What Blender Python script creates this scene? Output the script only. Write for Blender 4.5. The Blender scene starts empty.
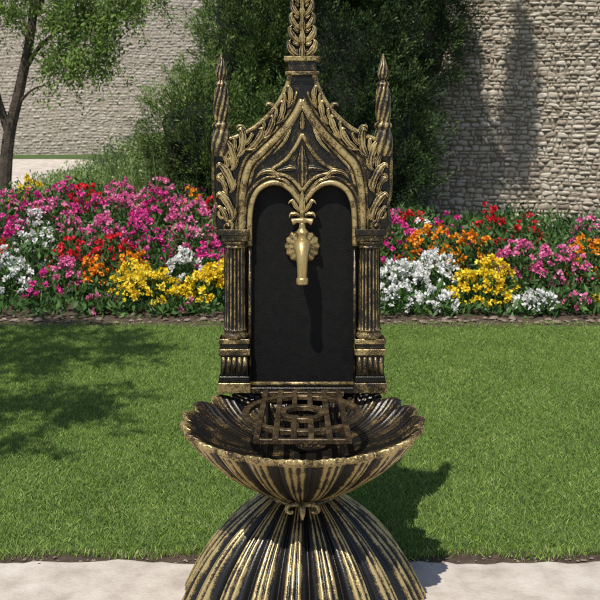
import bpy, math, numpy as np
from mathutils import Vector
rng=np.random.default_rng(7)
S=bpy.context.scene
S.view_settings.view_transform='Standard'; S.view_settings.look='None'; S.view_settings.exposure=0
pi=math.pi
# ------------------------------------------------------------------ helpers
def link(o,parent=None):
    S.collection.objects.link(o)
    if parent: o.parent=parent
    return o
def empty(name,loc=(0,0,0)):
    e=bpy.data.objects.new(name,None); e.empty_display_size=.1; S.collection.objects.link(e); e.location=loc; return e
def mk(name,V,F,mats,parent=None,attrs=None,midx=None,smooth=False):
    V=np.ascontiguousarray(V,dtype=np.float32); F=np.ascontiguousarray(F,dtype=np.int32)
    me=bpy.data.meshes.new(name); m,k=F.shape
    me.vertices.add(len(V)); me.vertices.foreach_set('co',V.ravel())
    me.loops.add(m*k); me.loops.foreach_set('vertex_index',F.ravel())
    me.polygons.add(m); me.polygons.foreach_set('loop_start',np.arange(m,dtype=np.int32)*k)
    if midx is not None: me.polygons.foreach_set('material_index',np.asarray(midx,dtype=np.int32))
    me.polygons.foreach_set('use_smooth',np.full(m,smooth))
    if attrs:
        for an,av in attrs.items():
            a=me.attributes.new(an,'FLOAT','POINT'); a.data.foreach_set('value',np.ascontiguousarray(av,dtype=np.float32))
    for mt in (mats if isinstance(mats,(list,tuple)) else [mats]): me.materials.append(mt)
    me.update(calc_edges=True)
    o=bpy.data.objects.new(name,me); return link(o,parent)
class Acc:
    def __init__(s): s.V=[];s.F=[];s.A=[];s.M=[];s.n=0
    def add(s,V,F,a=0.5,m=0):
        V=np.asarray(V,float).reshape(-1,3); F=np.asarray(F)
        s.V.append(V); s.F.append(F+s.n); s.n+=len(V)
        s.A.append(np.full(len(V),a) if np.isscalar(a) else np.asarray(a).ravel()); s.M.append(np.full(len(F),m))
    def build(s,name,mats,parent=None,an='tint',smooth=False):
        return mk(name,np.vstack(s.V),np.vstack(s.F),mats,parent,{an:np.concatenate(s.A)},np.concatenate(s.M),smooth)
def gridF(a,b,wa=False,wb=False):
    i=np.arange(a if wa else a-1); j=np.arange(b if wb else b-1)
    I,J=np.meshgrid(i,j,indexing='ij'); I2=(I+1)%a; J2=(J+1)%b
    return np.stack([I*b+J,I2*b+J,I2*b+J2,I*b+J2],-1).reshape(-1,4)
def unit(v): return v/(np.linalg.norm(v,axis=-1,keepdims=True)+1e-9)
def catmull(P,n=8):
    P=np.asarray(P,float); Q=np.vstack([2*P[0]-P[1],P,2*P[-1]-P[-2]]); out=[]
    for i in range(1,len(Q)-2):
        for t in np.linspace(0,1,n,endpoint=False):
            a,b,c,d=Q[i-1],Q[i],Q[i+1],Q[i+2]
            out.append(.5*((2*b)+(-a+c)*t+(2*a-5*b+4*c-d)*t*t+(-a+3*b-3*c+d)*t**3))
    out.append(P[-1]); return np.array(out)
def tube(P,R,sides=10):
    P=np.asarray(P,float); n=len(P); R=np.interp(np.linspace(0,1,n),np.linspace(0,1,len(np.atleast_1d(R))),np.atleast_1d(R))
    T=unit(np.gradient(P,axis=0)); up=np.array([0,0,1.]) if abs(T[0,2])<.9 else np.array([0,1.,0])
    N=[]; nrm=unit(np.cross(T[0],up))
    for t in T:
        nrm=unit(nrm-t*np.dot(nrm,t)); N.append(nrm)
    N=np.array(N); B=np.cross(T,N)
    P2=np.vstack([P[:1],P,P[-1:]]); R2=np.r_[1e-4,R,1e-4]; N2=np.vstack([N[:1],N,N[-1:]]);B2=np.vstack([B[:1],B,B[-1:]])
    a=np.linspace(0,2*pi,sides,endpoint=False)
    V=P2[:,None]+R2[:,None,None]*(np.cos(a)[None,:,None]*N2[:,None]+np.sin(a)[None,:,None]*B2[:,None])
    return V.reshape(-1,3),gridF(n+2,sides,False,True)
def leafq(C,D,L,W,roll=None):
    n=len(C); D=unit(D); r=rng.normal(size=(n,3)) if roll is None else roll
    Sd=unit(np.cross(D,r)); L=np.broadcast_to(L,n)[:,None]; W=np.broadcast_to(W,n)[:,None]
    V=np.stack([C,C+D*L*.5+Sd*W*.5,C+D*L,C+D*L*.5-Sd*W*.5],1).reshape(-1,3)
    return V,np.arange(4*n).reshape(-1,4)
def rdir(n): return unit(rng.normal(size=(n,3)))
# ------------------------------------------------------------------ materials
def newmat(name):
    m=bpy.data.materials.new(name); m.use_nodes=True; nt=m.node_tree
    return m,nt,nt.nodes['Principled BSDF'],nt.nodes['Material Output']
def N(nt,t,**k):
    n=nt.nodes.new(t)
    for a,b in k.items():
        if a in n.inputs.keys() and not hasattr(n,a): n.inputs[a].default_value=b
        else: setattr(n,a,b)
    return n
def ramp(nt,stops):
    r=nt.nodes.new('ShaderNodeValToRGB'); e=r.color_ramp.elements
    while len(e)<len(stops): e.new(.5)
    for x,(p,c) in zip(e,stops): x.position=p; x.color=(*c,1)
    return r
def noise(nt,scale,detail=5,rough=.6,obj=True):
    tc=nt.nodes.new('ShaderNodeNewGeometry'); n=nt.nodes.new('ShaderNodeTexNoise')
    n.inputs['Scale'].default_value=scale; n.inputs['Detail'].default_value=detail; n.inputs['Roughness'].default_value=rough
    nt.links.new(tc.outputs['Position'],n.inputs['Vector']); return n
def bump(nt,src,b,strength,dist):
    bp=nt.nodes.new('ShaderNodeBump'); bp.inputs['Strength'].default_value=strength; bp.inputs['Distance'].default_value=dist
    nt.links.new(src,bp.inputs['Height']); nt.links.new(bp.outputs[0],b.inputs['Normal'])
def leafmat(name,stops,trans=.35,rough=.55):
    m,nt,b,o=newmat(name); a=N(nt,'ShaderNodeAttribute',attribute_name='tint'); r=ramp(nt,stops)
    nt.links.new(a.outputs['Fac'],r.inputs[0]); nt.links.new(r.outputs[0],b.inputs['Base Color']); b.inputs['Roughness'].default_value=rough
    b.inputs['Specular IOR Level'].default_value=.3
    if trans>0:
        t=nt.nodes.new('ShaderNodeBsdfTranslucent'); nt.links.new(r.outputs[0],t.inputs[0]); mx=nt.nodes.new('ShaderNodeMixShader'); mx.inputs[0].default_value=trans
        nt.links.new(b.outputs[0],mx.inputs[1]); nt.links.new(t.outputs[0],mx.inputs[2]); nt.links.new(mx.outputs[0],o.inputs[0])
    return m
def patina(name,lo=.38,hi=.72,gold=(.50,.385,.175),dark=(.008,.007,.006),amp=.7,rg=.36,sc=30):
    m,nt,b,o=newmat(name); a=N(nt,'ShaderNodeAttribute',attribute_name='gold')
    n1=noise(nt,sc,7,.7); n2=noise(nt,280,3,.6)
    s=N(nt,'ShaderNodeMath',operation='MULTIPLY_ADD'); nt.links.new(n1.outputs[0],s.inputs[0]); s.inputs[1].default_value=amp*1.6; s.inputs[2].default_value=-amp*.8
    ad=N(nt,'ShaderNodeMath',operation='ADD'); nt.links.new(s.outputs[0],ad.inputs[0]); nt.links.new(a.outputs['Fac'],ad.inputs[1])
    s2=N(nt,'ShaderNodeMath',operation='MULTIPLY_ADD'); nt.links.new(n2.outputs[0],s2.inputs[0]); s2.inputs[1].default_value=.7; s2.inputs[2].default_value=-.35
    ad2=N(nt,'ShaderNodeMath',operation='ADD'); nt.links.new(ad.outputs[0],ad2.inputs[0]); nt.links.new(s2.outputs[0],ad2.inputs[1])
    mr=N(nt,'ShaderNodeMapRange',interpolation_type='SMOOTHSTEP'); mr.inputs['From Min'].default_value=lo; mr.inputs['From Max'].default_value=hi
    nt.links.new(ad2.outputs[0],mr.inputs['Value'])
    r=ramp(nt,[(0,dark),(.5,(gold[0]*.26,gold[1]*.23,gold[2]*.20)),(1,gold)]); nt.links.new(mr.outputs[0],r.inputs[0]); nt.links.new(r.outputs[0],b.inputs['Base Color'])
    me=N(nt,'ShaderNodeMapRange'); nt.links.new(mr.outputs[0],me.inputs['Value']); me.inputs['To Min'].default_value=.1; me.inputs['To Max'].default_value=.58; nt.links.new(me.outputs[0],b.inputs['Metallic'])
    rr=N(nt,'ShaderNodeMapRange'); nt.links.new(n2.outputs[0],rr.inputs['Value']); rr.inputs['To Min'].default_value=rg-.08; rr.inputs['To Max'].default_value=rg+.2; nt.links.new(rr.outputs[0],b.inputs['Roughness'])
    bump(nt,n2.outputs[0],b,.4,.0015); return m
M_pat=patina('black_gold_patina',.34,.76,amp=.8,rg=.25,sc=20); M_gold=patina('worn_gold_patina',.32,.78,amp=.78,rg=.29,sc=34)
M_brass=patina('brass_tap',.15,.62,gold=(.46,.345,.15),amp=.35,rg=.26)
M_iron=patina('grate_iron',.45,.95,gold=(.26,.19,.10),amp=.6,rg=.34)
def simple(name,stops,scale,rough=.85,bs=.4,bd=.01,scale2=None):
    m,nt,b,o=newmat(name); n=noise(nt,scale,8,.65); r=ramp(nt,stops); nt.links.new(n.outputs[0],r.inputs[0]); nt.links.new(r.outputs[0],b.inputs['Base Color'])
    b.inputs['Roughness'].default_value=rough; n2=noise(nt,scale2 or scale*6,6,.7); bump(nt,n2.outputs[0],b,bs,bd); return m
M_slate=simple('black_slate',[(.3,(.0015,.0015,.0018)),(.7,(.007,.0068,.0065))],60,.55,.8,.002,300)
M_slate.node_tree.nodes['Principled BSDF'].inputs['Specular IOR Level'].default_value=.2
M_path=simple('concrete_path',[(.3,(.34,.295,.25)),(.5,(.50,.445,.39)),(.7,(.61,.56,.50))],9,.9,.7,.005,110)
M_soil=simple('soil',[(.3,(.05,.032,.02)),(.7,(.16,.11,.075))],25,.95,1,.02,60)
M_ground=simple('ground_grass',[(.3,(.05,.09,.02)),(.7,(.10,.16,.04))],6,.95,1,.02,80)
M_lawnbase=simple('lawn_base',[(.3,(.08,.14,.03)),(.7,(.15,.23,.055))],12,.95,1,.01,150)
M_mortar=simple('mortar',[(.3,(.16,.13,.095)),(.7,(.28,.24,.185))],20,.95,.8,.01,90)
M_mortar2=simple('pale_mortar',[(.3,(.28,.24,.19)),(.7,(.40,.35,.29))],20,.95,.8,.01,90)
M_bark=simple('bark',[(.3,(.035,.025,.018)),(.7,(.13,.10,.075))],18,.9,1,.02,50)
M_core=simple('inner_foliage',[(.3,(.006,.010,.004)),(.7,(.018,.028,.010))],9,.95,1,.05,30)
M_pebble=simple('pebble',[(.3,(.12,.08,.055)),(.7,(.30,.24,.19))],14,.9,.5,.004)
def stonemat(name,c0,c1,c2,c3):
    m,nt,b,o=newmat(name); a=N(nt,'ShaderNodeAttribute',attribute_name='tint')
    r=ramp(nt,[(0,c0),(.35,c1),(.7,c2),(1,c3)]); n=noise(nt,26,8,.7)
    ad=N(nt,'ShaderNodeMath',operation='MULTIPLY_ADD'); nt.links.new(n.outputs[0],ad.inputs[0]); ad.inputs[1].default_value=.9; ad.inputs[2].default_value=-.45
    ad2=N(nt,'ShaderNodeMath',operation='ADD'); nt.links.new(ad.outputs[0],ad2.inputs[0]); nt.links.new(a.outputs['Fac'],ad2.inputs[1]); nt.links.new(ad2.outputs[0],r.inputs[0])
    nt.links.new(r.outputs[0],b.inputs['Base Color']); b.inputs['Roughness'].default_value=.92; n2=noise(nt,70,8,.75); bump(nt,n2.outputs[0],b,.9,.012); return m
M_stone=stonemat('wall_stone',(.28,.225,.17),(.47,.40,.315),(.58,.515,.42),(.66,.60,.51))
M_stone2=stonemat('pale_wall_stone',(.38,.33,.28),(.46,.41,.35),(.52,.47,.41),(.58,.53,.47))
M_grass=leafmat('grass_blades',[(0,(.11,.18,.033)),(.5,(.215,.335,.068)),(.85,(.31,.43,.105)),(1,(.46,.43,.22))],.3)
M_con=leafmat('conifer_foliage',[(0,(.012,.030,.009)),(.5,(.035,.07,.02)),(1,(.13,.19,.055))],0)
M_con2=leafmat('light_conifer_foliage',[(0,(.03,.06,.013)),(.5,(.10,.165,.038)),(1,(.22,.31,.08))],0)
M_tree=leafmat('tree_leaves',[(0,(.07,.14,.028)),(.5,(.19,.31,.06)),(1,(.34,.47,.13))],.45)
M_reed=leafmat('tall_grass',[(0,(.10,.18,.045)),(.5,(.24,.35,.11)),(1,(.42,.50,.24))],.3)
M_leaf=leafmat('bed_leaves',[(0,(.02,.055,.013)),(.5,(.06,.135,.032)),(1,(.14,.24,.06))],.2)
FC={'pink':[(0,(.55,.07,.26)),(.5,(.82,.18,.42)),(1,(.90,.44,.60))],'magenta':[(0,(.42,.01,.17)),(.5,(.74,.035,.31)),(1,(.86,.15,.46))],
'red':[(0,(.38,.005,.01)),(.5,(.72,.015,.035)),(1,(.84,.06,.08))],'yellow':[(0,(.58,.33,.008)),(.5,(.87,.65,.02)),(1,(.90,.78,.12))],
'orange':[(0,(.55,.14,.005)),(.5,(.87,.30,.01)),(1,(.90,.45,.05))],'white':[(0,(.62,.62,.58)),(.5,(.80,.80,.78)),(1,(.84,.84,.82))]}
M_f={k:leafmat(k+'_petals',v,.25,.6) for k,v in FC.items()}
# ------------------------------------------------------------------ terrain
def sm(x,a,b):
    t=np.clip((x-a)/(b-a),0,1); return t*t*(3-2*t)
def terr(x,y):
    x=np.asarray(x,float);y=np.asarray(y,float)
    g=1-sm(x,-1.2,.6)
    z=.12*sm(y,3.3,5.2)+g*(.33*sm(y,4.6,7.4)+.22*sm(y,7.6,9)+.22*sm(y,9,12.5))
    return z
def sheet(name,xs,ys,dz,mat,parent=None,jit=None):
    X,Y=np.meshgrid(xs,ys,indexing='ij'); 
    if jit is not None: X,Y=jit(X,Y)
    Z=terr(X,Y)+dz; return mk(name,np.stack([X,Y,Z],-1).reshape(-1,3),gridF(len(xs),len(ys)),mat,parent,smooth=True)
sheet('ground',np.r_[-400,-100,-40,-20,np.linspace(-10,10,81),20,40,100,400],np.r_[-300,-60,-10,np.linspace(-4,16,101),30,60,150,600],0,M_ground)
def bj(X,Y):
    w=.025*np.sin(X*5)+.02*np.sin(X*13+1)+.012*np.sin(X*37); f=1-sm(Y,3.2,3.6); return X,Y+w*f
sheet('flower_bed_soil',np.linspace(-6,6,241),np.linspace(3.2,7.3,80),.006,M_soil,jit=bj)
bm_x=np.linspace(-8,8,641); w=.008*np.sin(bm_x*9)+.006*np.sin(bm_x*23)+.004*rng.normal(size=641)
rows=[(-4,0.0,0),(-4,.014,0),(.0,.014,0),(.185,.014,1),(.197,.010,1),(.20,-.02,1)]
V=np.stack([np.stack([bm_x,np.full(641,y)+w*k,np.full(641,z)],-1) for y,z,k in rows],1)
mk('garden_path',V.reshape(-1,3),gridF(641,6),M_path)
sheet('far_path',np.linspace(-9,-2.2,40),np.linspace(8.3,11.0,16),.014,M_path,jit=lambda X,Y:(X+.25*(Y-9.6),Y-.35*sm(X,-4,-2.2)))
# ------------------------------------------------------------------ lawn
lawn=empty('lawn')
sheet('lawn_base',np.linspace(-6,6,61),np.linspace(.24,3.26,30),.004,M_lawnbase,lawn)
sheet('soil_edge',np.linspace(-6,6,200),np.linspace(.17,.27,4),.0085,M_soil,None,jit=lambda X,Y:(X,Y+.01*np.sin(X*17)+.006*np.sin(X*41)))
def patch(n,seed):
    r=np.random.default_rng(seed); C=np.stack([r.uniform(-.5,.5,n),r.uniform(-.5,.5,n),np.zeros(n)],-1)
    a=r.uniform(0,2*pi,n); h=r.uniform(.008,.018,n); w=r.uniform(.0009,.0017,n)
    s=np.stack([np.cos(a),np.sin(a),0*a],-1)*w[:,None]; l=r.normal(size=(n,3))*.0055; l[:,2]=h
    V=np.stack([C-s,C+s,C+l*.6+s*.8,C+l*1.0+l*np.array([.4,.4,0])],1).reshape(-1,3)
    cl=.5+.14*np.sin(C[:,0]*2*pi*2+seed)*np.sin(C[:,1]*2*pi*1+2*seed)
    t=np.clip(cl*.9+r.normal(size=n)*.26,0,.97); t[r.random(n)<.05]=1
    T=np.repeat(t,4); T[0::4]*=.6; T[1::4]*=.6
    return V,np.arange(4*n).reshape(-1,4),T
pm=[]
for i in range(3):
    V,F,T=patch(32000,i); ob=mk('grass_patch',V,F,M_grass,lawn,{'tint':T}); pm.append(ob.data); bpy.data.objects.remove(ob)
for i in range(-5,6):
    for j in range(3):
        ob=bpy.data.objects.new('grass_patch',pm[rng.integers(3)]); link(ob,lawn); ob.location=(i*.99,.245+.5+j*.995,.004); ob.rotation_euler=(0,0,rng.integers(4)*pi/2)
n=16000; x=rng.uniform(-5,5,n); e=rng.random(n)<.65; y=np.where(e,.248-abs(rng.normal(size=n))*.016+.012*np.sin(x*17),3.23+abs(rng.normal(size=n))*.04+.03*np.sin(x*9))
C=np.stack([x,y,np.full(n,.008)],-1); D=rng.normal(size=(n,3))*.5; D[:,2]=1
V,F=leafq(C,D,rng.uniform(.012,.032,n),.0032); mk('edge_grass',V,F,M_grass,lawn,{'tint':np.repeat(rng.random(n)**1.2,4)})
# ------------------------------------------------------------------ stone walls
def stone_wall(name,p0,p1,z0,z1,mat,bulge=1.,sc=1.,mort=M_mortar):
    W=empty(name); p0=np.array(p0,float);p1=np.array(p1,float); L=np.linalg.norm(p1-p0); d=(p1-p0)/L; nr=np.array([d[1],-d[0]])
    if nr[1]>0: nr=-nr
    def loc(s,z,h): return np.stack([p0[0]+d[0]*s+nr[0]*h,p0[1]+d[1]*s+nr[1]*h,z],-1)
    t=.35; V=[]
    for zz in (z0,z1):
        for h in (0,-t):
            for ss in (0,L): V.append([p0[0]+d[0]*ss+nr[0]*h,p0[1]+d[1]*ss+nr[1]*h,zz])
    BX=[[0,1,5,4],[2,6,7,3],[0,4,6,2],[1,3,7,5],[4,5,7,6],[0,2,3,1]]
    mk('mortar_core',V,BX,mort,W)
    A=Acc(); g=np.linspace(-1,1,6); U,Vv=np.meshgrid(g,g,indexing='ij'); F=gridF(6,6)
    z=z0+.01; sk=rng.random(4)*6
    while z<z1-.03:
        hh=rng.uniform(.032,.078)*sc; s=-rng.uniform(0,.1)
        while s<L:
            ww=(rng.uniform(.055,.16) if rng.random()<.75 else rng.uniform(.03,.055))*sc
            zc=z+hh/2+.016*math.sin(s*2.1+sk[0])+.010*math.sin(s*5+z*3)+rng.normal()*.005; s_c=s+ww/2; hs=hh*rng.uniform(.62,1.2)
            rr=1-.14*(U**2)*(Vv**2)*rng.uniform(.2,1.8)
            tl=rng.normal()*.2
            x=s_c+U*ww*.475*rr*(1+.12*rng.normal()*Vv); y=zc+Vv*hs*.47*rr*(1+.22*rng.normal()*U)+tl*U*hs*.4
            b=rng.uniform(.006,.034)*bulge; h=b*((1-U**6)*(1-Vv**6))**.4+rng.normal(size=U.shape)*.003*(1-np.maximum(abs(U),abs(Vv))**6)-.002
            A.add(loc(x,y,h).reshape(-1,3),F,float(np.clip(rng.normal(.56,.24),0,1)))
            s+=ww
        z+=hh
    A.build('stones',[mat],W,smooth=True)
    V=[]
    for zz in (z1,z1+.08):
        for h in (.06,-t-.06):
            for ss in (-.03,L+.03): V.append([p0[0]+d[0]*ss+nr[0]*h,p0[1]+d[1]*ss+nr[1]*h,zz])
    mk('coping',V,BX,M_path,W)
stone_wall('stone_wall',(.3,8.3),(5.6,7.1),-.05,3.3,M_stone,.9,.88)
stone_wall('stone_wall',(-8,11.6),(.6,12.0),.4,4.3,M_stone2,.4,.85,M_mortar2)
# ------------------------------------------------------------------ conifers
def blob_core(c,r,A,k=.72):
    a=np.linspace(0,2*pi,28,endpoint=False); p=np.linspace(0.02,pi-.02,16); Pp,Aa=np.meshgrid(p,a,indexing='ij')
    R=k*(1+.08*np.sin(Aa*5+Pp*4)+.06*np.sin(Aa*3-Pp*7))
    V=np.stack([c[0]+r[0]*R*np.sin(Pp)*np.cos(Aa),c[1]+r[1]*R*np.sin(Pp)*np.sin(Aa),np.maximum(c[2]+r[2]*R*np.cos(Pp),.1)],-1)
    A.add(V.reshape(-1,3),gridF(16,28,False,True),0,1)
def conifer(name,blobs,mat,trunk,dens=150,up=.75):
    E=empty(name); A=Acc()
    for c,r in blobs:
        c=np.array(c);r=np.array(r); blob_core(c,r,A); thin=r[0]<.25
        area=(r[0]*r[1]+r[0]*r[2]+r[1]*r[2])/3*4*pi; n=int(area*dens*(1.3 if thin else 1))
        d=rdir(n); lump=1+.15*np.sin(d[:,0]*9+c[0]*7)*np.sin(d[:,2]*8+c[1])+.08*np.sin(d[:,0]*21+d[:,2]*17)
        B=c+d*r*(rng.uniform(.66,1.02,n)*lump)[:,None]
        keep=(B[:,2]>terr(B[:,0],B[:,1])+.02)&(B[:,1]<c[1]+.6*r[1]); B=B[keep]; d=d[keep]; lump=lump[keep]; n=len(B)
        D=unit(d*(.2 if thin else .75)+np.array([0,-.0,up])+rng.normal(size=(n,3))*(.12 if thin else .28)); ln=rng.uniform(.12,.36,n)*(.7 if thin else 1)
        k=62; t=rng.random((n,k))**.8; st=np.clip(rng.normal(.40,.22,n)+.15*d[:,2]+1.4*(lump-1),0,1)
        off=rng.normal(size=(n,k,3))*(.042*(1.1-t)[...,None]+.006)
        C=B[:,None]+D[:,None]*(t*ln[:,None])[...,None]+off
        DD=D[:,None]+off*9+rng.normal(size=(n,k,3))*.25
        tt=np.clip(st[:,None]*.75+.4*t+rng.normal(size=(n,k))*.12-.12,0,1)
        V,F=leafq(C.reshape(-1,3),DD.reshape(-1,3),rng.uniform(.022,.05,n*k),rng.uniform(.006,.013,n*k)); A.add(V,F,np.repeat(tt.ravel(),4),0)
    V,F=tube(catmull([(trunk[0],trunk[1],0),(trunk[0]+.03,trunk[1],.5),(trunk[0],trunk[1],1.6)]),[.11,.08,.05]); A.add(V,F,0,2)
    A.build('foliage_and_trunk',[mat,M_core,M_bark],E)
conifer('conifer_tree',[((.25,7.0,1.7),(.95,.7,1.5)),((1.05,7.2,2.3),(.70,.5,.85)),((.1,7.0,3.1),(.85,.7,.9)),((.85,6.95,1.05),(.48,.5,.85)),((1.40,6.75,3.5),(.14,.13,1.15)),((1.6,6.8,2.82),(.36,.2,.2)),((1.98,6.6,3.75),(.14,.13,1.0))],M_con,(.35,7.0))  # slender upper spires, out of frame, added to cast spiked shadows on the wall
conifer('conifer_tree',[((-.95,6.5,1.15),(.52,.45,.55)),((-.50,6.85,2.05),(.46,.5,1.2)),((-.3,6.6,.95),(.5,.45,.7))],M_con2,(-.7,6.7),170)
# ------------------------------------------------------------------ broadleaf trees
def limb_tree(name,limbs,twigs,mat,droop=.6,leafL=.055,per=34):
    E=empty(name); A=Acc()
    for pts,r0,r1 in limbs:
        V,F=tube(catmull(pts,7),[r0,r1],9); A.add(V,F,0,1)
    for c,r,n in twigs:
        c=np.array(c,float); r=np.array(r,float)
        for i in range(n):
            st=c+rdir(1)[0]*r*rng.random()**.45; out=rng.normal(size=3); out[2]=rng.uniform(.1,.6); out=unit(out)
            ln=rng.uniform(.25,.6); ts=np.linspace(0,1,7)
            Pp=st+out*ln*.5*ts[:,None]+np.array([0,0,-droop*ln])*(ts**2)[:,None]
            V,F=tube(Pp,[.005,.0015],4); A.add(V,F,0,1)
            k=per; t=rng.random(k); C=np.stack([np.interp(t,ts,Pp[:,q]) for q in range(3)],-1)+rng.normal(size=(k,3))*.03
            D=rng.normal(size=(k,3))*.7+np.array([0,0,-.7*droop]); b=np.clip(rng.normal(.5,.22),0,1)
            V,F=leafq(C,D,rng.uniform(.6,1.2,k)*leafL,rng.uniform(.3,.45,k)*leafL); A.add(V,F,np.repeat(np.clip(b+rng.normal(size=k)*.15,0,1),4),0)
    A.build('trunk_limbs_and_leaves',[mat,M_bark],E)
tz=float(terr(-2.98,6.9))
limb_tree('garden_tree',[([(-3.02,6.9,tz-.05),(-2.97,6.9,1.1),(-2.86,6.9,1.6),(-2.74,6.9,2.2),(-2.66,6.95,3.0),(-2.5,7,3.8)],.07,.03),
 ([(-2.95,6.9,1.15),(-3.1,6.85,1.7),(-3.25,6.8,2.5),(-3.4,6.8,3.3)],.045,.02),
 ([(-2.82,6.9,1.8),(-2.6,6.85,2.1),(-2.3,6.8,2.25),(-1.95,6.8,2.2)],.028,.008),
 ([(-2.74,6.9,2.3),(-2.5,6.8,2.7),(-2.2,6.7,3.0)],.03,.01),
 ([(-2.9,6.9,1.45),(-2.72,6.85,1.62),(-2.55,6.8,1.68)],.018,.006),([(-3.15,6.9,2.0),(-3.4,6.8,2.2),(-3.7,6.8,2.3)],.02,.006)],
 [((-2.1,6.8,2.3),(.5,.4,.38),90),((-1.75,6.8,2.7),(.32,.35,.35),45),((-2.5,6.8,2.75),(.7,.5,.45),90),((-3.2,6.8,2.55),(.5,.4,.4),75),((-3.3,6.8,2.0),(.25,.3,.28),30),((-2.6,6.9,3.6),(1.0,.7,.5),60),((-2.25,6.7,1.95),(.38,.3,.22),50)],M_tree,.75,.055,42)
limb_tree('garden_tree',[([(-3.5,-.9,-.05),(-3.4,-.85,1),(-3.3,-.8,2),(-3.0,-.6,3)],.1,.05),([(-3.3,-.8,1.9),(-2.8,-.6,2.6),(-1.9,-.3,3.1)],.05,.015),([(-3.2,-.8,2.3),(-3.0,.1,2.9),(-2.7,.7,3.3)],.05,.015),([(-3.1,-.7,2.6),(-2.7,-1.2,3.2)],.04,.012)],
 [((-1.85,-.1,3.05),(.5,.5,.4),60),((-2.5,.6,3.2),(.7,.5,.45),80),((-1.75,1.0,3.1),(.42,.4,.35),40),((-2.7,-.6,3.3),(.8,.6,.45),50),((-2.2,1.5,3.0),(.45,.4,.35),40)],M_tree,.4,.075,34)
# ------------------------------------------------------------------ tall grass shrubs
def tuft_mass(name,cents,h,n,mat,r=.22):
    A=Acc()
    for (x,y) in cents:
        hk=h*(.45+.55*sm(x,-2.35,-1.7))
        k=n; px=x+rng.normal(size=k)*r*.5; py=y+rng.normal(size=k)*r*.5; C=np.stack([px,py,terr(px,py)],-1)
        D=np.stack([(px-x)/r*.35+rng.normal(size=k)*.2,(py-y)/r*.3+rng.normal(size=k)*.2,np.ones(k)],-1); L=hk*rng.uniform(.4,1.1,k)*rng.uniform(.8,1.12)
        t=np.clip(rng.normal(.5,.2,k)+rng.normal()*.13,0,1); V,F=leafq(C,D,L,rng.uniform(.008,.015,k)); T=np.repeat(t,4); T[0::4]*=.3; T[2::4]=np.minimum(1,T[2::4]+.2)
        A.add(V,F,T)
        k=320; C=np.stack([x+rng.normal(size=k)*r*.6,y+rng.normal(size=k)*r*.6,float(terr(x,y))+hk*rng.uniform(.25,1.02,k)],-1); V,F=leafq(C,rng.normal(size=(k,3))*.6+np.array([0,0,.7]),rng.uniform(.025,.055,k),rng.uniform(.01,.02,k)); A.add(V,F,np.repeat(rng.uniform(.2,1,k),4))
    A.build(name,[mat])
cs=[(x+rng.normal()*.05,y+rng.normal()*.08) for y in np.arange(6.6,8.1,.3) for x in np.arange(-2.65+.15*(y-6.6),-.9,.24)]
tuft_mass('ornamental_grass',cs,.72,210,M_reed)
# ------------------------------------------------------------------ flower bed
def plant(kind,x,y,h,rx=.2,ry=.18,nf=50,fs=1.15):
    z=float(terr(x,y)); A=Acc(); n=int(480*rx/.2)
    d=rdir(n); d[:,2]=abs(d[:,2]); R=np.array([rx,ry,h*.92]); C=np.array([x,y,z])+d*R*rng.uniform(.45,1,n)[:,None]
    D=d+rng.normal(size=(n,3))*.5+np.array([0,0,.2]); V,F=leafq(C,D,rng.uniform(.03,.06,n),rng.uniform(.014,.026,n))
    A.add(V,F,np.repeat(np.clip(rng.normal(.4,.2,n)+.3*d[:,2]-.1,0,1),4),0)
    k=nf; d=rdir(k*3); d[:,2]=abs(d[:,2]); d=d[(d[:,2]>.22)&(d[:,1]<.75)][:k]; k=len(d)
    lump=rng.uniform(.9,1.14,k); H=np.array([x,y,z])+d*R*lump[:,None]+np.array([0,0,.01])
    V,F=leafq(H-d*.08,d+0*d,.08,.004); A.add(V,F,.4,0)
    nl=unit(d+np.array([0,-.15,.35])+rng.normal(size=(k,3))*.25)
    p=15; hd=unit(nl[:,None]*.9+rng.normal(size=(k,p,3))*.8); hr=rng.uniform(.013,.022,k)[:,None,None]*fs
    C=H[:,None]+hd*hr*.55; DD=hd*.5+rng.normal(size=(k,p,3))*.75
    hv=rng.normal(.5,.2,k)
    V,F=leafq(C.reshape(-1,3),DD.reshape(-1,3),rng.uniform(.016,.027,k*p)*fs,rng.uniform(.014,.022,k*p)*fs)
    A.add(V,F,np.repeat(np.clip(np.repeat(hv,p)+rng.normal(size=k*p)*.18,0,1),4),1)
    A.build(kind+'_flower_plant',[M_leaf,M_f[kind]])
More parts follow.
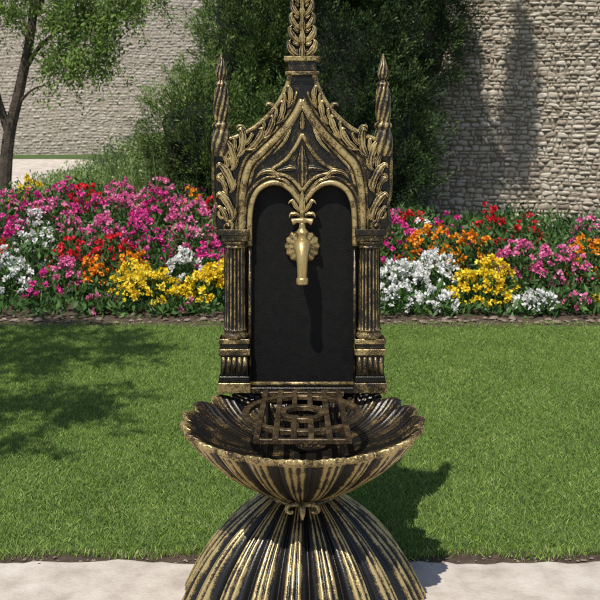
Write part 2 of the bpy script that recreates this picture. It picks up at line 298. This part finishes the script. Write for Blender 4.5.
L=[('white',.68,3.85,.30,.17,.16,60),('white',.92,3.95,.33,.16,.16,60),('white',.66,3.62,.17,.12,.1,30),('white',.9,3.6,.15,.13,.1,26),
('yellow',1.18,3.7,.26,.19,.16,75),('yellow',1.32,3.95,.28,.15,.15,50),('white',1.52,3.6,.13,.15,.1,34),('orange',1.0,4.5,.40,.22,.18,65),('orange',1.28,4.4,.36,.17,.16,40),
('pink',1.62,4.25,.34,.22,.2,60),('pink',1.85,4.15,.32,.2,.18,45),('orange',2.1,4.3,.36,.2,.18,60),('yellow',2.12,3.65,.20,.16,.12,40),('orange',2.35,4.0,.34,.18,.18,40),('yellow',2.5,3.7,.25,.2,.16,50),('pink',1.82,3.62,.12,.1,.08,8),
('magenta',.72,4.8,.42,.2,.18,55),('magenta',.55,4.45,.34,.15,.15,26),('red',.98,5.4,.46,.13,.13,22),('pink',.75,5.5,.42,.18,.15,26),('magenta',1.2,5.1,.4,.17,.15,26),('red',1.52,5.0,.48,.14,.12,30),('red',1.85,5.1,.42,.12,.12,22),('white',.98,4.95,.38,.14,.12,16),
('pink',2.3,4.9,.38,.2,.18,30),('red',2.6,4.7,.4,.2,.18,35),('white',2.75,4.2,.3,.2,.16,40),('magenta',2.9,4.6,.38,.2,.16,40),('orange',3.0,3.8,.3,.2,.16,40),
('yellow',-.98,3.7,.27,.19,.16,75),('yellow',-1.14,3.85,.28,.13,.13,40),('yellow',-.60,3.75,.27,.15,.14,60),('yellow',-.48,3.9,.3,.13,.13,45),('white',-.80,4.05,.33,.13,.12,30),('magenta',-.62,4.15,.36,.15,.14,34),
('orange',-1.18,4.15,.28,.13,.12,26),('orange',-1.45,4.05,.27,.1,.1,20),('magenta',-1.72,3.8,.22,.1,.1,10),('pink',-1.6,4.0,.27,.14,.12,24),('white',-1.98,3.9,.32,.16,.15,30),('pink',-1.3,3.62,.10,.14,.08,6),('pink',-.8,3.6,.10,.14,.08,5),
('yellow',-2.45,3.7,.26,.2,.15,50),('orange',-2.75,3.8,.28,.2,.15,40),
('red',-1.38,4.45,.34,.18,.16,50),('magenta',-1.12,4.5,.38,.15,.15,36),('red',-1.68,4.3,.34,.14,.14,28),('pink',-.82,4.7,.42,.2,.16,55),('magenta',-.52,4.75,.42,.16,.15,40),('pink',-1.55,4.85,.42,.18,.15,45),
('white',-2.02,4.6,.40,.18,.15,36),('pink',-1.85,4.9,.40,.16,.15,30),('red',-2.25,4.3,.36,.16,.14,30),('white',-2.15,4.2,.3,.14,.14,22),('magenta',-1.25,5.0,.44,.17,.14,36),('magenta',-2.35,4.9,.4,.2,.15,40),
('pink',-1.5,5.5,.46,.2,.16,66),('magenta',-1.22,5.6,.48,.18,.16,50),('pink',-.92,5.4,.46,.22,.18,60),('pink',-.6,5.4,.46,.2,.16,44),('magenta',-1.85,5.6,.46,.2,.16,56),('pink',-2.15,5.45,.46,.2,.16,50),('magenta',-2.4,5.7,.46,.2,.16,36),
('red',-1.98,6.0,.44,.16,.14,34),('pink',-1.65,6.1,.45,.18,.14,46),('orange',-1.0,5.95,.48,.1,.1,18),('pink',-1.3,6.15,.45,.2,.14,40),('yellow',-2.55,6.2,.44,.16,.14,36),('white',-2.2,5.15,.38,.15,.13,30),('pink',-2.65,5.8,.42,.2,.16,40),('red',-.75,5.9,.40,.14,.12,24),('magenta',-2.2,6.15,.46,.18,.14,40),('pink',-1.02,6.2,.40,.14,.12,26),
('magenta',-.25,4.9,.4,.2,.16,20),('pink',.1,4.9,.4,.2,.16,20),('red',.35,5.2,.4,.2,.16,20),('yellow',-.1,3.8,.27,.2,.16,30),('white',.3,3.8,.27,.2,.16,30),
('red',-2.9,5.0,.4,.2,.16,40),('pink',-3.1,4.4,.4,.2,.16,40)]
for q in L: plant(q[0],q[1],q[2],q[3],q[4]*1.08,q[5]*1.05,int(q[6]*1.35))
n=38000; x=rng.uniform(-4,4,n); y=rng.uniform(3.42,6.5,n); hh=(.10+.30*sm(y,3.4,4.8))*(.75+.25*np.sin(x*7+y*3)*np.sin(y*6+x))*rng.random(n)**.5
C=np.stack([x,y,terr(x,y)+hh],-1); D=rng.normal(size=(n,3))*.6+np.array([0,-.1,.6]); V,F=leafq(C,D,rng.uniform(.035,.085,n),rng.uniform(.014,.03,n))
mk('flower_bed_foliage',V,F,M_leaf,None,{'tint':np.repeat(np.clip(rng.normal(.42,.24,n),0,1),4)})
A=Acc(); a=np.linspace(0,2*pi,7,endpoint=False)
for i in range(760):
    x=rng.uniform(-4,4); s=rng.uniform(.004,.016)*(1 if rng.random()<.8 else 1.5); ph=np.array([.05,.8,1.6,2.6]); y=3.31+abs(rng.normal())*.06+.03*math.sin(x*7)
    if i>480: y=.205+rng.normal()*.018; s=rng.uniform(.0015,.005); x=rng.uniform(-1.5,1.5)
    if i>680: y=rng.uniform(-.1,.18); s=rng.uniform(.001,.0025)
    V=np.stack([np.stack([x+s*1.3*np.sin(p)*np.cos(a)*rng.uniform(.8,1.2,7),y+s*np.sin(p)*np.sin(a),np.full(7,.011+s*.35+s*.6*math.cos(p))],-1) for p in ph])
    A.add(V.reshape(-1,3),gridF(4,7,False,True))
A.build('pebbles',[M_pebble])
# ------------------------------------------------------------------ FOUNTAIN
FN=empty('garden_fountain')
def lathe_flute(prof,n,amp,ncut,sub=5,subamp=.0012,zamp=None,clampy=None,sharp=.8,step=6,phase=0.,irr=.0):
    prof=catmull(prof,step); K=len(prof); am=np.interp(np.linspace(0,1,K),np.linspace(0,1,len(amp)),amp)
    za=np.interp(np.linspace(0,1,K),np.linspace(0,1,len(zamp)),zamp) if zamp is not None else np.zeros(K)
    th0=np.linspace(0,2*pi,n*ncut,endpoint=False)
    ths=th0+irr*(np.sin(3*th0+1)+.7*np.sin(7*th0+.4))/n   # hand-cast unevenness
    th=th0+phase; lob=np.abs(np.cos(n*ths/2))**sharp; ph=(n*ths/(2*pi))%1; fine=np.cos(2*pi*ph*sub)
    im=1+irr*.5*np.sin(5*th0+2)
    R=prof[:,0:1]+am[:,None]*(lob[None]-.55)*im[None]+subamp*fine[None]*np.clip(am/.01,0,1)[:,None]*np.clip(lob*2-.6,0,1)[None]
    Z=prof[:,1:2]+za[:,None]*(lob[None]-.5)*im[None]
    X=R*np.cos(th); Y=R*np.sin(th)
    if clampy is not None: Y=np.minimum(Y,clampy)
    V=np.stack([X,Y,Z],-1)
    return V.reshape(-1,3),gridF(K,len(th),False,True),lob,fine,K
V,F,lob,fine,K=lathe_flute([(.05,.280),(.070,.274),(.096,.256),(.132,.227),(.174,.188),(.215,.139),(.249,.086),(.274,.038),(.286,.012),(.281,.004)],19,[0,.005,.013,.022,.030,.036,.039,.039,.039,.036],32,5,.003,sharp=.8,irr=.25)
g=sm(lob,.42,.75)[None]*(.58+.22*fine)[None]*np.ones((K,1)); mk('fluted_base',V,F,M_pat,FN,{'gold':g.ravel()},smooth=True)
prof=[(.05,.274),(.07,.273),(.088,.279),(.119,.296),(.161,.321),(.207,.355),(.248,.393),(.278,.426),(.291,.441),(.288,.450),(.275,.444),(.254,.425),(.218,.402),(.16,.382),(.09,.370),(.01,.366)]
amp=[0,.003,.009,.016,.021,.025,.028,.029,.028,.027,.025,.022,.016,.009,.003,0]; za=[0,0,0,0,0,.002,.004,.009,.013,.013,.011,.006,.002,0,0,0]
V,F,lob,fine,K=lathe_flute(prof,23,amp,32,5,.0024,za,clampy=.235,sharp=.62,step=5,phase=pi/2+.07,irr=.35)
t=np.linspace(0,1,K)*15; og=np.interp(t,[0,6.8,7.4,8.6,9.6,10.2,15],[.9,1.0,1.0,.95,.58,.48,.46])
g=np.where((t<7.4)[:,None],sm(lob,.52,.82)[None]*(.58+.22*fine)[None],(.35+.5*lob)[None])*og[:,None]; g=np.where(((t>7.6)&(t<9.1))[:,None],.6,g)
mk('scalloped_basin',V,F,M_pat,FN,{'gold':g.ravel()},smooth=True)
A=Acc()
for z,r,rr in((.278,.072,.008),(.271,.083,.007)):
    a=np.linspace(0,2*pi,64,endpoint=False); q=np.linspace(0,2*pi,12,endpoint=False); Aa,Q=np.meshgrid(a,q,indexing='ij')
    Vc=np.stack([(r+rr*np.cos(Q))*np.cos(Aa),(r+rr*np.cos(Q))*np.sin(Aa),z+rr*np.sin(Q)],-1).reshape(-1,3); A.add(Vc,gridF(64,12,True,True),.5)
for sx in(1,-1):
    V,F=tube(catmull([(0,-.126,.286),(sx*.018,-.128,.289),(sx*.034,-.124,.283),(sx*.037,-.126,.273),(sx*.027,-.130,.270),(sx*.022,-.132,.276)],5),[.006,.006,.005,.004],10); A.add(V,F,.6)
V,F=tube(catmull([(0,-.112,.294),(0,-.130,.287),(0,-.140,.272),(0,-.143,.258)],5),[.004,.008,.007,.002],10); A.add(V,F,.6)
A.build('neck_collar',[M_gold],FN,'gold',True)
u=1/364.; ZT=1.531; YF=.205
def p3(dx,py,y=YF): return (dx*u,y,ZT-py*u)
def plate(name,splines,y,thick,bev,mat,gold=.3):
    cu=bpy.data.curves.new(name,'CURVE'); cu.dimensions='2D'; cu.fill_mode='BOTH'; cu.extrude=thick/2; cu.bevel_depth=bev; cu.bevel_resolution=2; cu.offset=-bev
    for pts in splines:
        sp=cu.splines.new('POLY'); sp.points.add(len(pts)-1)
        for q,(a,b_) in zip(sp.points,pts): q.co=(a*u,ZT-b_*u,0,1)
        sp.use_cyclic_u=True
    ob=bpy.data.objects.new(name+'_c',cu); S.collection.objects.link(ob); dg=bpy.context.evaluated_depsgraph_get(); me=bpy.data.meshes.new_from_object(ob.evaluated_get(dg))
    bpy.data.objects.remove(ob); me.name=name; me.materials.clear(); me.materials.append(mat)
    a=me.attributes.new('gold','FLOAT','POINT'); a.data.foreach_set('value',np.full(len(me.vertices),gold,dtype=np.float32))
    o=bpy.data.objects.new(name,me); link(o,FN); o.rotation_euler=(pi/2,0,0); o.location=(0,y+thick/2,0); return o
def sym(half):
    h=list(half); return h+[(-a,b_) for a,b_ in reversed(h) if abs(a)>1e-6]
gable=catmull([(11,66),(14,84),(24,104),(40,122),(58,134),(74,140),(86,146)],5).tolist()
outer=[(11,40)]+gable+[(88,160),(88,190),(85,205),(87,222),(82,238),(78,246),(78,388)]
arch=catmull([(0,206),(5,198),(12,189),(22,183),(33,183),(44,190),(50,203),(52,222)],5).tolist()
dia=catmull([(0,136),(8,150),(18,162),(33,172)],5).tolist()+catmull([(33,172),(18,174),(8,180),(0,190)],5).tolist()[1:]
plate('back_plate',[sym(outer)],.226,.020,.0015,M_slate)
outer2=[(11,40)]+gable+[(88,160),(88,190),(85,205),(87,222),(82,238),(80,246)]
plate('spandrel',[sym([(0,40)]+outer2+[(53,246)]+arch[::-1][0:-1]+[(0,206)])],.207,.018,.002,M_pat,.34)
A=Acc()
def T(pts,r,y,g=.75,m=0,n=5,sides=9,mir=True,cat=True):
    for sx in ((1,-1) if mir else (1,)):
        P_=catmull(pts,n) if cat else np.array(pts,float); Q=np.array([p3(a*sx,b_,y) for a,b_ in P_])
        V,F=tube(Q,np.atleast_1d(r)*u,sides); A.add(V,F,g,m)
gl=[(11,66),(14,84),(24,104),(40,122),(58,134),(74,140),(86,146)]
T(gl,[2.6,2.8,2.6],.206,.62)
T([(0,100),(8,116),(22,134),(40,152),(52,165),(58,185),(60,210),(60,238)],[3.4,3.8,3.8,3.4],.204,.66)
T([(0,107),(8,122),(21,140),(37,157),(47,168),(53,186)],[1.5,1.5],.202,.55)
T([(5,92),(12,110),(25,128),(43,146),(57,160),(63,182),(65,210),(65,238)],[1.5,1.5],.203,.5)
T([(0,206),(5,198),(12,189),(22,183),(33,183),(44,190),(50,203),(52,222),(52,245)],[2.8],.202,.70)
T([(0,199),(7,190),(14,182),(24,177),(35,177),(46,184),(55,198),(57,222),(57,240)],[1.4],.202,.5)
T([(0,134),(8,149),(18,161),(35,172)],[2.0],.202,.62); T([(35,172),(18,175),(8,181),(0,191)],[2.0],.202,.62)
T([(86,146),(88,160),(88,190),(85,206),(87,222),(82,238)],[1.8],.204,.45)
T([(52,245),(52,380)],[1.6],.206,.42,cat=False); T([(-52,382),(52,382)],[2.0],.206,.6,mir=False,cat=False)
A.build('mouldings',[M_gold],FN,'gold',True)
plate('diamond_inset',[sym(dia)],.204,.004,.0005,M_pat,.36)
A=Acc()
def aleaf(pts,w,y0=.205,h=4.0,lobes=4,gb=.44,mir=True):
    c=catmull(pts,8); n=len(c); t=np.linspace(0,1,n); tg=unit(np.gradient(c,axis=0)); nr=np.stack([-tg[:,1],tg[:,0]],-1)
    uu=np.linspace(-1,1,11); wid=w*(np.sin(pi*np.clip(t*.93+.05,0,1)**.75)**.7)*(.78+.22*np.abs(np.sin(lobes*pi*t)))
    pos=c[:,None]+nr[:,None]*(wid[:,None]*uu[None])[...,None]
    prof=(1-uu**2)**.5; vein=.5+.5*np.cos(3*pi*uu)
    hh=h*(.25+.75*np.sin(pi*np.clip(t,0.02,.98))**.5)[:,None]*(prof*.75)[None]+1.5*(vein*prof)[None]*np.sin(pi*t)[:,None]
    hh+= (h*.35*sm(t,.6,1))[:,None]*prof[None]
    gd=gb+.42*(vein*prof)[None]*np.ones((n,1))-.4*(np.abs(uu)>.75)[None]
    for sx in ((1,-1) if mir else (1,)):
        V=np.stack([pos[...,0]*sx*u,y0-hh*u,ZT-pos[...,1]*u],-1); A.add(V.reshape(-1,3),gridF(n,11),gd.ravel())
def volute(cx,cy,r,a0,turns=1.3,dirn=1,w=1.9,y=.2035):
    a=np.linspace(0,turns*2*pi,26); rr=r*(1-.80*a/a[-1]); pts=[(cx+q*math.cos(a0+dirn*b_),cy+q*math.sin(a0+dirn*b_)) for q,b_ in zip(rr,a)]
    for sx in(1,-1):
        V,F=tube(np.array([p3(x*sx,y_,y-.0010*i/6) for i,(x,y_) in enumerate(pts)]),np.array([w,w*.9,w*.75,w*1.1])*u,8); A.add(V,F,.6)
line=catmull([(12,90),(20,108),(34,126),(52,141),(68,151),(75,168),(76,196),(75,232)],12); tg=unit(np.gradient(line,axis=0)); nO=-np.stack([-tg[:,1],tg[:,0]],-1)
for i,k in enumerate(range(10,len(line)-2,10)):
    c=line[k]; d=-tg[k]; o=nO[k]; s=min(1.1,.75+.07*i)
    aleaf([c-o*6*s,c+d*9*s-o*5*s,c+d*19*s+o*0*s,c+d*24*s+o*5*s,c+d*21*s+o*8*s],5.2*s,h=6,lobes=3)
    aleaf([c-o*1*s-d*3,c+d*6*s+o*1,c+d*12*s+o*5*s,c+d*12*s+o*8*s],3.4*s,y0=.2035,h=5,lobes=2)
    aleaf([c-o*4-d*2,c+d*4*s-o*8*s,c+d*11*s-o*9*s],2.4*s,y0=.2045,h=4,lobes=2)
for cx,cy,r,a0,dn in((78,214,7.5,2.6,1),(74,226,6,-1.4,-1),(80,178,5.5,2.8,1),(71,160,5,0.5,-1),(79,196,4.5,3,1)):
    volute(cx,cy,r,a0,1.25,dn,2.1)
for (a,b_) in ((29,109),(58,131)):
    aleaf([(a-3,b_+2),(a+1,b_-4),(a+5,b_-5),(a+7,b_-2)],2.6,y0=.209,h=4,lobes=2)
for pts,w in (([(22,178),(30,171),(40,172),(46,178)],4),([(8,192),(16,181),(26,178)],3),([(11,128),(18,142),(29,154)],2.6),([(0,130),(0,121),(0,112)],3.5)):
    aleaf(pts,w,y0=.204,h=4)
for pts,w in (([(0,214),(0,203),(0,190)],4.5),([(1,212),(6,206),(10,200),(14,203)],3.2),([(1,216),(6,213),(11,213),(13,217)],2.8),([(0,206),(0,214),(0,224)],3)):
    aleaf(pts,w,y0=.199,h=6,gb=.55)
aleaf([(0,186),(0,165),(0,145)],8,y0=.204,h=2.5,gb=.25); aleaf([(4,168),(14,168),(26,171)],4,y0=.204,h=2.5,gb=.25)
for i,y in enumerate((57,43,30,17,5)):
    s=1-.08*i
    aleaf([(1,y),(6*s,y-2),(11*s,y-7),(13*s,y-13),(11*s,y-17)],5.0*s,y0=.205,h=6,gb=.45,lobes=3)
    aleaf([(0,y+3),(0,y-5),(0,y-14)],5.0*s,y0=.201,h=6,lobes=3,gb=.45)
    aleaf([(2,y+2),(7*s,y+2),(11*s,y-1)],3.0*s,y0=.204,h=4,lobes=2,gb=.4)
aleaf([(0,2),(0,-8),(0,-18)],5,y0=.206,h=7)
A.build('acanthus_ornament',[M_gold],FN,'gold',True)
plate('spire_core',[sym([(0,-16),(4,-8),(8,0),(11,14),(11,26),(13,38),(13,58),(9,66)])],.208,.014,.003,M_pat,.3)
def boxes(name,lst,mat=M_pat,bev=.0018):
    A=Acc()
    for (x0,x1,ya,yb,yf,yb2,g) in lst:
        for sx in (1,-1) if x0>0 else (1,):
            X0,X1=sorted((x0*sx*u,x1*sx*u)); Z0=ZT-yb*u; Z1=ZT-ya*u; e=min(bev,(Z1-Z0)*.3)
            lv=[(Z0,e),(Z0+e,0),(Z1-e,0),(Z1,e)]; V=[]
            for z,i in lv:
                V+= [(X0+i+e,yf+i,z),(X1-i-e,yf+i,z),(X1-i,yf+i+e,z),(X1-i,yb2,z),(X0+i,yb2,z),(X0+i,yf+i+e,z)]
            F=gridF(4,6,False,True)
            V+=[((X0+X1)/2,(yf+yb2)/2,Z0),((X0+X1)/2,(yf+yb2)/2,Z1)]
            A.add(V,np.vstack([F,[[24,(k+1)%6,k,k] for k in range(6)],[[25,18+k,18+(k+1)%6,18+(k+1)%6] for k in range(6)]]),g)
    o=A.build(name,[mat],FN,'gold'); o.data.validate(); return o
boxes('plinths',[(50.6,83.4,379,389,.178,.240,.54),(52,82,373,379.3,.184,.239,.28),(53.5,80.5,352,373.3,.189,.238,.24),(51.5,82.5,346,352.3,.182,.239,.54),(53,81,341,346.3,.186,.238,.3),(51.8,82.2,336,341.2,.181,.239,.54),(54,80,234,240,.188,.238,.52),(52,82.6,228,234.2,.182,.238,.4)])
boxes('spire_base',[(-17,17,72,76,.190,.228,.58),(-14,14,62,72.2,.194,.227,.38),(-18,18,57,62.2,.188,.229,.58),(-12,12,50,57.2,.195,.226,.4)])
boxes('lower_panel_sill',[(-51,51,384,390,.185,.235,.35)])
A=Acc()
for sx in(1,-1):
    for k in range(5):
        x=(56.5+k*5.3)*sx; V,F=tube([p3(x,371,.1895),p3(x,354,.1895)],[2.0*u],8); A.add(V,F,.52)
A.build('plinth_reeds',[M_gold],FN,'gold',True)
A=Acc()
for sx in(1,-1):
    n=16; th=np.linspace(0,2*pi,n*10,endpoint=False); zs=[335.8,333,330,327,324,250,247,244,242,240]; rs=[12.5,12.8,11.4,12.2,10.6,10.0,11.4,10.6,12.2,12.2]
    c=catmull(np.stack([rs,zs],-1),3); zz=c[:,1]; rs2=c[:,0]; fl2=((zz<325)&(zz>249)).astype(float)
    lobe=np.abs(np.cos(n*th/2))**.7; R=rs2[:,None]-fl2[:,None]*1.9*(1-lobe)[None]
    V=np.stack([sx*66.5*u+R*np.cos(th)*u,.210+R*np.sin(th)*u*.95,(ZT-zz[:,None]*u)+0*R],-1)
    g=np.where(fl2[:,None]>0,np.clip(lobe*1.5-.55,0,1)[None]*.62,.5)*np.ones((len(zz),1)); A.add(V.reshape(-1,3),gridF(len(zz),len(th),False,True),g.ravel())
A.build('fluted_columns',[M_gold],FN,'gold',True)
A=Acc()
for sx in(1,-1):
    pr=[(0.3,54),(1.5,57),(3,62),(5,69),(5.8,75),(4.6,79),(3.2,81),(5.5,83),(6.6,85),(5.4,87),(6.6,90),(7.8,100),(7.8,112),(7.0,120),(6.2,122),(8.8,124),(9,127),(7.4,129),(8.4,133),(9.8,140),(9.8,150),(8,156)]
    c=catmull(pr,3); th=np.linspace(0,2*pi,48,endpoint=False); lob=np.abs(np.cos(4*th[None]+c[:,1:2]*.14)); am=np.where((c[:,1]>88)&(c[:,1]<121),1.9,.7)[:,None]
    R=c[:,0:1]-am*(1-lob)*np.clip(c[:,0:1]/4,0,1)
    V=np.stack([sx*80.5*u+R*np.cos(th)*u,.209+R*np.sin(th)*u,(ZT-c[:,1:2]*u)+0*R],-1); g=.16+.52*lob+0*R; A.add(V.reshape(-1,3),gridF(len(c),48,False,True),g.ravel())
A.build('side_finials',[M_gold],FN,'gold',True)
# tap on its small round wall plate
A=Acc(); zc=ZT-246*u; yb=.223
c=catmull([(16.5,0),(17,2),(15,4),(9,5.5),(7.5,7),(6.4,9),(6.2,18)],4); th=np.linspace(0,2*pi,96,endpoint=False); pet=np.cos(14*th)[None]; R=c[:,0:1]*(1+.035*pet*(c[:,0:1]>9))
V=np.stack([R*np.cos(th)*u,(yb-c[:,1:2]*u)+0*R,zc+R*np.sin(th)*u],-1); A.add(V.reshape(-1,3),gridF(len(c),96,False,True),(.46+.08*pet+0*R).ravel())
V,F=tube(catmull([(0,yb-10*u,zc+2*u),(0,yb-20*u,zc+3*u),(0,yb-29*u,zc-1*u),(0,yb-34*u,zc-11*u),(0,yb-34*u,zc-29*u)],7),np.array([6.4,8.4,8.8,6.4,5.2,4.6])*u,24); A.add(V,F,.6)
V,F=tube(catmull([(0,yb-34*u,zc-26*u),(0,yb-34*u,zc-28*u),(0,yb-34*u,zc-32*u),(0,yb-34*u,zc-33*u)],3),np.array([4.8,5.9,5.9,5])*u,20); A.add(V,F,.6)
V,F=tube(catmull([(0,yb-22*u,zc+7*u),(0,yb-22*u,zc+12*u),(0,yb-22*u,zc+16*u),(0,yb-22*u,zc+20*u),(0,yb-22*u,zc+25*u)],4),np.array([5.5,4.4,6.2,3.4,3.0])*u,16); A.add(V,F,.55)
V,F=tube(catmull([(-10*u,yb-22*u,zc+26*u),(-5*u,yb-22*u,zc+27.5*u),(0,yb-22*u,zc+27*u),(5*u,yb-22*u,zc+27.5*u),(10*u,yb-22*u,zc+26*u)],4),np.array([3.6,2.2,3.6,2.2,3.6])*u,12); A.add(V,F,.6)
A.build('tap',[M_brass],FN,'gold',True)
# grate
A=Acc(); zg=.462
def bar(pts,w,h,closed=False,g=.5):
    P_=np.array(pts,float); 
    T_=np.roll(P_,-1,0)-np.roll(P_,1,0) if closed else np.gradient(P_,axis=0)
    T_=unit(T_); n_=np.stack([-T_[:,1],T_[:,0],0*T_[:,0]],-1); e=.0012
    cs=[(-w+e,h),(w-e,h),(w,h-e),(w,-h+e),(w-e,-h),(-w+e,-h),(-w,-h+e),(-w,h-e)]
    V=np.stack([P_+n_*a+np.array([0,0,b_]) for a,b_ in cs],1); F=gridF(len(P_),8,closed,True); A.add(V.reshape(-1,3),F,g)
    if not closed:
        for k in (0,len(P_)-1): A.add(V[k],[[0,1,2,7],[2,3,6,7],[3,4,5,6]],g)
a=np.linspace(0,2*pi,72,endpoint=False)
for R,w in((.142,.009),(.05,.009)): bar(np.stack([R*np.cos(a),.005+R*np.sin(a),0*a+zg],-1),w,.006,True,.68)
for x,dz in((-.098,.003),(.098,.003),(-.058,.002),(.058,.002),(-.02,.0025),(.02,.0025)):
    if abs(x)>.03: bar([(x,.185,zg+dz),(x*1.03,0,zg+dz),(x*1.08,-.205,zg+dz)],.0068,.006,g=.66)
    else:
        bar([(x,.185,zg+dz),(x,.055,zg+dz)],.0065,.006,g=.66); bar([(x,-.045,zg+dz),(x,-.19,zg+dz)],.0065,.006,g=.66)
for y in(.182,-.195): bar([(-.112,y,zg-.001),(.112,y,zg-.001)],.007,.006,g=.66)
for x in(-.09,.09):
    for y in(.15,-.16):
        V,F=tube([(x,y,.38),(x*1.02,y,zg)],[.006],8); A.add(V,F,.3)
A.build('grate',[M_iron],FN,'gold')
FN.location=(.006,0,.012)
# ------------------------------------------------------------------ light, world, camera
el=math.radians(60); az=np.array([-.38,-.925])
Wd=bpy.data.worlds.new('World'); S.world=Wd; Wd.use_nodes=True; nt=Wd.node_tree; bg=nt.nodes['Background']
sk=nt.nodes.new('ShaderNodeTexSky'); sk.sky_type='NISHITA'; sk.sun_disc=False; sk.sun_elevation=el; sk.sun_rotation=math.atan2(az[0],az[1])%(2*pi)
nt.links.new(sk.outputs[0],bg.inputs[0]); bg.inputs[1].default_value=.11
sd=bpy.data.lights.new('sun','SUN'); sd.energy=5.0; sd.angle=math.radians(.5); sd.color=(1,.94,.84); so=bpy.data.objects.new('sun',sd); link(so)
dv=Vector((-az[0]*math.cos(el),-az[1]*math.cos(el),-math.sin(el))); so.rotation_euler=dv.to_track_quat('-Z','Y').to_euler(); so.location=(-5,-6,8)
cd=bpy.data.cameras.new('camera'); cam=bpy.data.objects.new('camera',cd); link(cam); cam.location=(0,-2.25,1.172); cam.rotation_euler=(pi/2,0,0)
cd.lens=54; cd.sensor_width=36; cd.shift_y=-.275; cd.clip_start=.05; cd.clip_end=2000; S.camera=cam
cd.dof.use_dof=True; cd.dof.focus_distance=2.35; cd.dof.aperture_fstop=14
